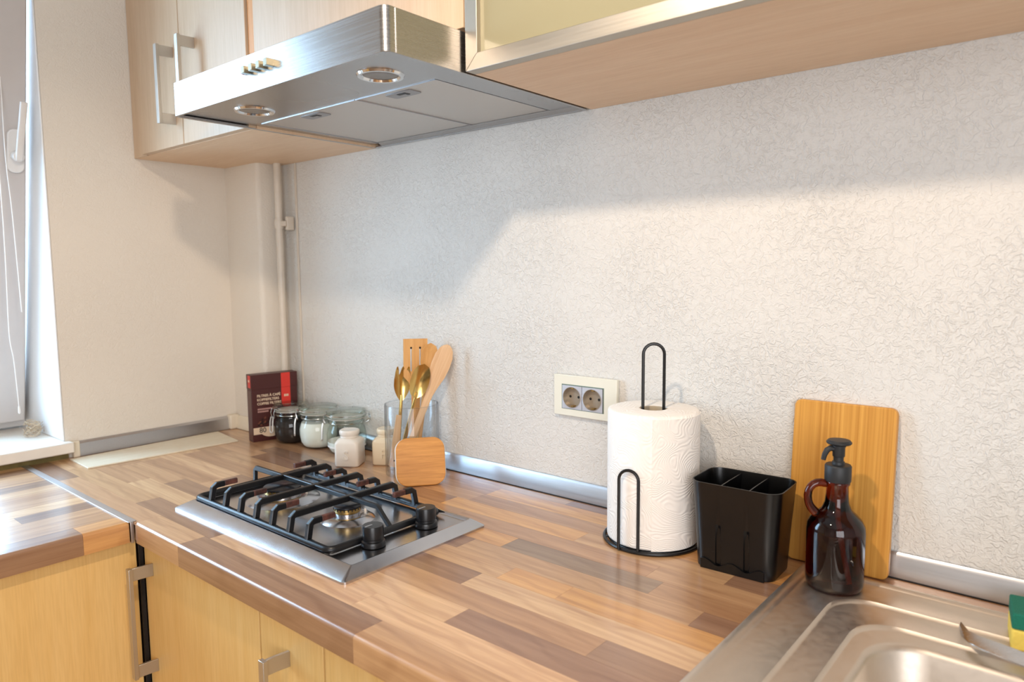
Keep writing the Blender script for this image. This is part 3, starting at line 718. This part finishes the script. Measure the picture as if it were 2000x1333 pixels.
# salt and pepper pots
def pot(x, y, letter, label, mat):
    t = T('ceramic_pot', label, 'pot', (x, y, 0), math.radians(33.5), 'square ceramic pots with raised letters')
    w = .0283
    def q(h_, k, z, n=4): return [(a, b_, z) for a, b_ in rr(-h_, h_, -h_, h_, k, 4)]
    L = [q(w-.004, .006, 0), q(w-.0015, .007, .0010), q(w, .008, .0035), q(w, .008, .052), q(w-.0010, .010, .0565), q(w-.0045, .013, .0615), q(w-.009, .0165, .0645), q(.0208, .0190, .0660), q(.0200, .0190, .0680), q(.0208, .0195, .0700), q(.0222, .0205, .0720), q(.0226, .0205, .0790), q(.0215, .0195, .0815), q(.0190, .0180, .0825), q(.0180, .0170, .0822), q(.004, .0035, .0820)]
    P('pot_body', B().loft(L), mat, t, smooth=60)
    text(letter, .031, mat, t, (0, -w-.0006, .0175), rt, depth=.0020, bold=.0003, name='raised_letter', align='CENTER')
pot(.5870, -.1190, 'S', 'square cream ceramic pot with a raised letter S', 'ceramic')
pot(.6440, -.0570, 'P', 'square yellowish ceramic pot with a raised letter P beside the glass', 'ceramic_p')
# glass holding the utensils
GX, GY, GR = .7500, -.0730, .0590
t = T('glass_holder', 'tall clear glass cylinder holding the kitchen utensils', 'vase', (GX, GY, 0))
P('glass_wall', B().lathe([(GR, .0005), (GR, .153), (GR-.0008, .1545), (GR-.0022, .1545), (GR-.003, .153), (GR-.003, .008), (.0005, .008)], 56, cap0=True), 'vase_glass', t, smooth=60)
P('rim', B().tube([(GR*math.cos(2*PI*k/40)*.98, GR*math.sin(2*PI*k/40)*.98, .1545) for k in range(40)], .0012, 6, closed=True), 'vase_glass', t)
def frame_to(p0, p1, face):            # matrix: local z from p0 to p1, local -y towards 'face'
    z = (Vector(p1)-Vector(p0)).normalized(); f = Vector(face); y = -(f-z*f.dot(z)).normalized(); x = y.cross(z)
    m = Matrix((x, y, z)).transposed().to_4x4(); m.translation = Vector(p0); return m
def tool(name, label, p0, p1, face, group='kitchen utensils standing in the glass'):
    o = bpy.data.objects.new(name, None); COL.objects.link(o); o.matrix_world = frame_to(p0, p1, face); o.empty_display_size = .03
    tag(o, label, 'utensil', group); return o, (Vector(p1)-Vector(p0)).length
CAMD = (.76, -.64, 0)
def plate_outline(pts, t0, t1):        # (z, half width) list -> closed slab in the xz plane
    L = [[(-w, t0(z), z), (w, t0(z), z), (w, t1(z), z), (-w, t1(z), z)] for z, w in pts]
    return B().loft(L)
# slotted turner, slots are real gaps
t, Ln = tool('slotted_turner', 'flat wooden turner with two long slots, tallest in the glass', (.7420, -.0560, .012), (.7420, -.0500, .2950), (.85, -.5, .0))
z0 = Ln-.092; wd = .0268; th = .0022
b = B()
def slab(x0, x1, za, zb): b.box(x0, x1, -th, th, za, zb)
sx = (-.0100, .0100); sw = .0016
slab(-wd, sx[0]-sw, z0+.02, Ln-.020); slab(sx[0]+sw, sx[1]-sw, z0+.02, Ln-.020); slab(sx[1]+sw, wd, z0+.02, Ln-.020)
slab(-wd, wd, Ln-.020, Ln); slab(-wd, wd, z0+.008, z0+.02)
b.loft([[(-w, -th, z), (w, -th, z), (w, th, z), (-w, th, z)] for z, w in ((.0, .0085), (z0-.02, .0095), (z0-.004, .016), (z0+.008, wd))])
P('blade', b, 'utensil', t)
for x in sx:
    P('slot_hole', B().tube([(x, -th-.0003, Ln-.020), (x, th+.0003, Ln-.020)], .0024, 12), 'dark', t)
# wooden spoon behind
t, Ln = tool('wooden_spoon', 'wooden spoon mostly hidden behind the slotted turner', (.7500, -.0640, .012), (.7740, -.0330, .2860), (.85, -.5, .0))
def spoon_mesh(L, hw, hl, neck, deep, r0, r1, nu=12, nv=8):
    b = B()
    hb = L-hl
    b.tube([(0, 0, 0), (0, 0, hb*.5), (0, 0, hb), (0, .001, hb+.012)], [r0, r0, r1, r1*.7], 10, flat=.8)
    rows = []
    for i in range(nu+1):
        u = i/nu; z = hb+hl*u; w = hw*math.sqrt(max(0, 1-(2*u-1)**2))**.85+.0004
        if u < .5: w = max(w, r1*(1-u))
        rows.append([(w*(2*j/nv-1), -.0012+deep*(1-(2*j/nv-1)**2)*math.sin(PI*min(1, u*1.02)), z) for j in range(nv+1)])
    top = [p for r in rows for p in r]; n = nv+1
    th = .0016
    bot = [(p[0], p[1]+th, p[2]) for p in top]
    fs = []
    for i in range(nu):
        for j in range(nv):
            a = i*n+j; fs.append((a, a+1, a+n+1, a+n)); k = len(top); fs.append((k+a, k+a+n, k+a+n+1, k+a+1))
    k = len(top)
    for i in range(nu):
        a = i*n; fs.append((a, a+n, k+a+n, k+a)); a = i*n+nv; fs.append((a, k+a, k+a+n, a+n))
    for j in range(nv):
        fs.append((j, k+j, k+j+1, j+1)); a = nu*n+j; fs.append((a, a+1, k+a+1, k+a))
    return b.add(top+bot, fs)
P('spoon_body', spoon_mesh(Ln, .019, .070, 0, .006, .0058, .0062), 'utensil', t, smooth=60)
# pale spatula leaning right
t, Ln = tool('wooden_spatula', 'pale wooden spatula leaning to the right in the glass', (.7360, -.0960, .012), (.8215, -.0270, .2840), (.80, -.6, .1))
b = B()
pr = [(0, .006), (Ln*.35, .0068), (Ln*.60, .0078), (Ln*.68, .0125), (Ln*.76, .0185), (Ln*.84, .0205), (Ln*.91, .0195), (Ln*.96, .0150), (Ln*.985, .0100), (Ln, .003)]
b.loft([[(-w, -.0022+0*z, z), (-w*.5, -.0032, z), (w*.5, -.0032, z), (w, -.0022, z), (w, .0022, z), (w*.5, .0032, z), (-w*.5, .0032, z), (-w, .0022, z)] for z, w in pr])
P('spatula_body', b, 'utensil_pale', t, smooth=50)
# handle end with a hanging hole, at the left of the glass
t, Ln = tool('wooden_fork', 'pale wooden tool standing head down at the left inside the glass', (.7130, -.0965, .010), (.7340, -.0960, .130), (.80, -.6, .1))
P('fork_body', B().loft([[(-w, -.002, z), (w, -.002, z), (w, .002, z), (-w, .002, z)] for z, w in ((0, .0085), (.004, .0105), (Ln*.7, .0075), (Ln, .0055))]), 'utensil_pale', t, bevel=.0008)
P('hanging_hole', B().tube([(0, -.0023, .016), (0, .0023, .016)], .0018, 10), 'dark', t)
# gold spoon and serving fork
t, Ln = tool('gold_spoon', 'brushed gold serving spoon in the glass', (.7220, -.0930, .012), (.8020, -.0800, .2470), (.86, -.45, .25))
P('spoon_body', spoon_mesh(Ln, .0200, .080, 0, .009, .0045, .0036), 'gold', t, smooth=60)
t, Ln = tool('gold_serving_fork', 'brushed gold spork-shaped serving fork in the glass', (.7040, -.0780, .012), (.7320, -.0780, .2360), (.86, -.45, .25))
b = B(); hl = .078; hb = Ln-hl
b.tube([(0, 0, 0), (0, 0, hb*.5), (0, 0, hb), (0, .003, hb+.012)], [.0045, .0045, .0036, .0024], 10, flat=.8)
nu, nv = 16, 16; hw = .0185
rows = []
for i in range(nu+1):
    row = []
    for j in range(nv+1):
        s_ = 2*j/nv-1
        tine = .62+.38*(abs(math.cos(PI*1.5*s_))**.8 if True else 0)
        u = i/nu*tine
        z = hb+hl*u; w = hw*min(1.0, (math.sin(PI*min(.5, u*.95+.03)))**.75)
        row.append((w*s_, -.001+.009*(1-s_*s_)*math.sin(PI*min(1, u*1.0)), z))
    rows.append(row)
top = [p for r in rows for p in r]; n = nv+1; k = len(top); bot = [(p[0], p[1]+.0014, p[2]) for p in top]; fs = []
for i in range(nu):
    for j in range(nv):
        a = i*n+j; fs.append((a, a+1, a+n+1, a+n)); fs.append((k+a, k+a+n, k+a+n+1, k+a+1))
for i in range(nu):
    a = i*n; fs.append((a, a+n, k+a+n, k+a)); a = i*n+nv; fs.append((a, k+a, k+a+n, a+n))
for j in range(nv):
    fs.append((j, k+j, k+j+1, j+1)); a = nu*n+j; fs.append((a, a+1, k+a+1, k+a))
b.add(top+bot, fs)
P('fork_body', b, 'gold', t, smooth=60)
# coaster leaning on the glass
lean = math.radians(17)
t = bpy.data.objects.new('coaster', None); COL.objects.link(t)
mm = Matrix.Rotation(math.atan2(.79, .61), 4, 'Z') @ Matrix.Rotation(-lean, 4, 'X'); mm.translation = Vector((.8415, -.1310, .0005)); t.matrix_world = mm
tag(t, 'square wooden coaster with rounded corners leaning on the utensil glass', 'coaster')
P('coaster_disc', B().prism(rr(-.0505, .0505, 0, .099, .024, 8), -.0035, .0035, 'xz'), 'coaster', t, bevel=.0012)
P('coaster_back', B().prism(rr(-.0525, .0525, 0, .099, .025, 8), .0036, .0070, 'xz'), 'white_plastic', t, bevel=.001)['label'] = 'pale rim behind the wooden face'

# paper towel holder and roll
TX, TY = 1.3540, -.0900
t = T('towel_holder', 'black wire paper towel holder with a round base', 'towel holder', (TX, TY, 0))
P('base_ring', B().tube([(.0780*math.cos(2*PI*k/48), .0780*math.sin(2*PI*k/48), .0028) for k in range(48)], .0027, 8, closed=True), 'black_wire', t)
P('base_ring', B().tube([(.0700*math.cos(2*PI*k/48), .0700*math.sin(2*PI*k/48), .0030) for k in range(48)], .0024, 8, closed=True), 'black_wire', t)
def hoop(cx, cy, ang, hw, top, zb=.003):
    ca, sa = math.cos(ang), math.sin(ang); pts = [(cx-hw*ca, cy-hw*sa, zb), (cx-hw*ca, cy-hw*sa, (zb+top)/2)]
    for k in range(0, 13):
        a = PI-PI*k/12; pts.append((cx+hw*math.cos(a)*ca, cy+hw*math.cos(a)*sa, top-hw+hw*math.sin(a)))
    pts += [(cx+hw*ca, cy+hw*sa, (zb+top)/2), (cx+hw*ca, cy+hw*sa, zb)]
    return pts
P('post_hoop', B().tube(hoop(0, 0, math.radians(36), .0168, .3235), .0026, 10), 'black_wire', t)
P('base_bar', B().tube([(-.078*.8, -.078*.6, .003), (.078*.8, .078*.6, .003)], .0024, 8), 'black_wire', t)
b = B()
b.tube(hoop(.0010, -.0775, math.radians(12), .0158, .1320), .0025, 10)
P('front_hoop', b, 'black_wire', t)
ro = T('paper_towel_roll', 'white embossed paper towel roll on the wire holder', 'paper roll', (TX, TY, .0058))
RH = .2130; RO = .0735
prof = [(.0225, 0), (RO-.003, 0), (RO-.0008, .0012), (RO, .004), (RO, RH*.5), (RO, RH-.005), (RO-.0012, RH-.0015), (RO-.005, RH), (.0225, RH)]
P('paper_layers', B().lathe(prof, 96, cap0=False, cap1=False).lathe([(.0225, 0), (.0225, RH)], 40, cap0=False, cap1=False), 'towel', ro, smooth=50)
P('cardboard_core', B().lathe([(.0222, .0005), (.0222, RH-.001), (.0208, RH-.001), (.0208, .0005)], 40, cap0=False, cap1=False), 'core', ro)
b = B(); aa = [math.radians(-62+4*k) for k in range(27)]        # the loose outer sheet, its edge facing the viewer
off = [.0018, .0014, .0011]+[.0009]*21+[.0006, .0004, .0001]
b.loft([[((RO+o_)*math.cos(a), (RO+o_)*math.sin(a), z) for a, o_ in zip(aa, off)]+[((RO-.0003)*math.cos(a), (RO-.0003)*math.sin(a), z) for a in reversed(aa)] for z in (.0008, RH*.5, RH-.0045)])
P('loose_sheet', b, 'towel', ro, smooth=50)

# black cutlery drainer
t = T('cutlery_drainer', 'black plastic cutlery drainer with three compartments', 'cutlery holder', (1.5125, -.1020, 0), math.radians(2))
def bl(hx, hy, r, z, flute=0):
    return [(x, y, z) for x, y in rr(-hx, hx, -hy, hy, r, 6)]
BH = .1310
# outer loop with two vertical flutes in the front face, fading out upwards
def loop(z, hx, hy, r, depth):
    pts = rr(-hx, hx, -hy, hy, r, 6)
    # front edge runs from the 3rd corner's end to the 4th corner's start; insert flute points
    out = pts[:21]
    for fxp in (-.021, .021):
        for dx, dd in ((-.0042, 0), (-.0024, .5), (0, 1), (.0024, .5), (.0042, 0)):
            out.append((fxp+dx, -hy+depth*dd))
    out += pts[21:]
    return [(x, y, z) for x, y in out]
Lo = [loop(0, .0565, .0395, .016, 0), loop(.0015, .058, .041, .017, .001), loop(.020, .0592, .0420, .018, .010), loop(.045, .0605, .0430, .018, .007), loop(.070, .0622, .0440, .019, .0005), loop(.0705, .0622, .0440, .019, 0), loop(BH-.002, .0665, .0475, .020, 0), loop(BH, .0668, .0478, .020, 0), loop(BH, .0652, .0462, .019, 0), loop(BH-.003, .0646, .0457, .019, 0), loop(.010, .0560, .0390, .016, 0), loop(.009, .0500, .0330, .014, 0)]
P('drainer_body', B().loft(Lo), 'black_plastic', t, smooth=40)
for x in (-.021, .021):
    b = B(); n = 8
    L = []
    for k in range(n+1):
        y = -.0440+.0880*k/n; sag = .010*math.sin(PI*k/n)
        yb = y*.86
        L.append([(x-.0008-sag*.35, yb, .012), (x+.0008-sag*.35, yb, .012), (x+.0008-sag*.35, y, BH-.004-sag*.25), (x-.0008-sag*.35, y, BH-.004-sag*.25)])
    P('divider', b.loft(L), 'black_plastic', t)
b = B(); L = []                                       # wavy lip of the drip tray around the front foot
for k in range(25):
    x = -.047+.094*k/24; z = .012+.004*math.cos(x/.021*PI)
    L.append([(x, -.0436, .0005), (x, -.0412, .0005), (x, -.0412, z), (x, -.0440, z)])
P('drip_tray_lip', b.loft(L), 'black_plastic', t, smooth=50)

# chopping board leaning on the wall
t = bpy.data.objects.new('chopping_board', None); COL.objects.link(t)
t.location = (1.624, -.0265, .0008); t.rotation_euler = (math.radians(-5.0), 0, math.radians(1.0))
tag(t, 'bamboo chopping board leaning against the wall behind the amber bottle', 'chopping board')
b = B().prism(rr(-.0705, .0705, 0, .2445, .010, 6), -.006, .006, 'xz')
P('board_panel', b, 'bamboo', t, bevel=.0015)

# amber bottle with pump
BX, BY = 1.6405, -.0935
t = T('pump_bottle', 'amber glass jug bottle with a black soap pump and ring handle', 'bottle', (BX, BY, .0030))
pr = [(.0005, .0025), (.026, .0020), (.0340, .0), (.0368, .003), (.0378, .009), (.0380, .030), (.0380, .080), (.0368, .0885), (.0325, .0965), (.0255, .1035), (.0190, .1100), (.0155, .1190), (.0145, .1300), (.0143, .1430), (.0160, .1450), (.0160, .1480), (.0143, .1495), (.0141, .1510)]
P('bottle_glass', B().lathe(pr, 56), 'amber', t, smooth=60)
ha = math.radians(216)                                  # ring handle on the left shoulder
hd = (math.cos(ha), math.sin(ha))
cpts = []
for k in range(17):
    a = math.radians(62+ (330-62)*k/16-0); 
    cpts.append((a))
pts = []
path = [(.0120, .1430), (.0220, .1475), (.0330, .1450), (.0395, .1350), (.0395, .1210), (.0350, .1110), (.0290, .1050), (.0240, .0990)]
pts = [(hd[0]*r_, hd[1]*r_, z) for r_, z in path]
P('ring_handle', B().tube(pts, [.0058, .0062, .0060, .0058, .0058, .0062, .0068, .0064], 12), 'amber', t, smooth=60, sub=1)
P('dip_tube', B().tube([(.0, .0, .150), (.002, -.001, .09), (.012, .004, .010)], .0026, 8), 'white_plastic', t)
P('pump_collar', B().lathe([(.0168, .1490), (.0172, .1500), (.0172, .1700), (.0160, .1718), (.0085, .1725), (.0080, .176), (.0066, .177), (.0066, .196), (.0090, .197), (.0090, .1985), (.0005, .1985)], 36), 'pump_black', t)
P('pump_head', B().lathe([(.0075, .1830), (.0080, .184), (.0080, .1985), (.0150, .2005), (.0163, .2020), (.0163, .2035), (.0140, .2060), (.0005, .2068)], 36), 'pump_black', t)
sp = math.radians(214); c_, s_ = math.cos(sp), math.sin(sp)
P('pump_spout', B().tube([(c_*r_, s_*r_, z) for r_, z in ((.004, .1935), (.011, .1945), (.0155, .1915), (.0185, .1850), (.0200, .1780))], [.0042, .0042, .0040, .0036, .0032], 10), 'pump_black', t)

# sponge and blade at the sink
t = T('dish_sponge', 'green and yellow dish sponge at the right back of the sink', 'sponge', (1.888, -.1060, .0016), math.radians(8))
P('foam', B().box(-.045, .045, -.030, .030, 0, .0250), 'sponge_y', t, bevel=.003)
P('scourer', B().box(-.045, .045, -.030, .030, .0252, .0440), 'sponge_g', t, bevel=.002)
b = B()
pt = [(1.794, -.116, .004, .0010), (1.803, -.142, .006, .0035), (1.814, -.158, .009, .0065), (1.829, -.172, .013, .0085), (1.848, -.186, .017, .0090), (1.868, -.199, .020, .0085), (1.895, -.212, .022, .0070), (1.930, -.226, .022, .0060), (1.985, -.245, .020, .0060)]
L = []
for i, (x, y, z, w) in enumerate(pt):
    a = Vector(pt[max(0, i-1)][:2]); c = Vector(pt[min(len(pt)-1, i+1)][:2]); tt = (c-a).normalized(); nn = Vector((-tt.y, tt.x))
    L.append([(x+nn.x*w*q, y+nn.y*w*q, z+dz) for q, dz in ((-1, -.004), (0, .000), (1, .003), (1, .0042), (0, .0014), (-1, -.0026))])
tag(P('steel_utensil', B().loft(L), 'steel', smooth=50), 'curved shiny steel blade tapering to a point at the sink edge, left of the sponge', 'utensil')

# blind cords and a tangle of fibres at the window
def catmull(pts, n=6):
    P_ = [Vector(p) for p in pts]; out = []
    for i in range(len(P_)-1):
        a, b, c, d = P_[max(0, i-1)], P_[i], P_[i+1], P_[min(len(P_)-1, i+2)]
        for k in range(n):
            t = k/n; out.append(.5*((2*b)+(c-a)*t+(2*a-5*b+4*c-d)*t*t+(3*b-a-3*c+d)*t**3))
    out.append(P_[-1]); return out
tag(P('blind_cord', B().tube(catmull([(-.03, -.596, 1.33), (-.03, -.590, 1.10), (-.03, -.584, .889), (-.03, -.585, .757), (-.03, -.584, .679), (-.03, -.580, .58), (-.03, -.576, .356)]), .0011, 6), 'cord', ), 'shorter white blind cord hanging past the window handle', 'cord')
b = B().tube(catmull([(-.03, -.607, 1.33), (-.03, -.602, 1.0), (-.03, -.599, .65), (-.03, -.600, .484), (-.03, -.604, .309), (-.03, -.599, .244), (-.03, -.596, .133)]), .0011, 6)
b.lathe([(.001, .118), (.003, .121), (.0022, .136)], 8, (-.03, -.596))
tag(P('blind_cord', b, 'cord'), 'longer white blind cord with an end bead, hanging almost to the sill', 'cord')
b = B()
for k in range(26):
    cx, cy, cz = -.13+random.uniform(-.015, .02), -.540+random.uniform(-.012, .004), .062
    r_ = random.uniform(.012, .030); tl = random.uniform(-.6, .6); ph = random.uniform(0, 6)
    pp = [(cx+r_*math.cos(ph+a*.5)*.9, cy+min(.018, r_*.6*math.sin(ph+a*.5)), max(.044, cz+r_*.55*math.sin(ph*2+a*.45)+tl*.01)) for a in range(0, 11)]
    b.tube(catmull(pp, 3), .0006, 4)
tag(P('fibre_tangle', b, 'fibre'), 'wispy tangle of dried fibres in the corner of the window sill', 'fibres', kind='stuff')
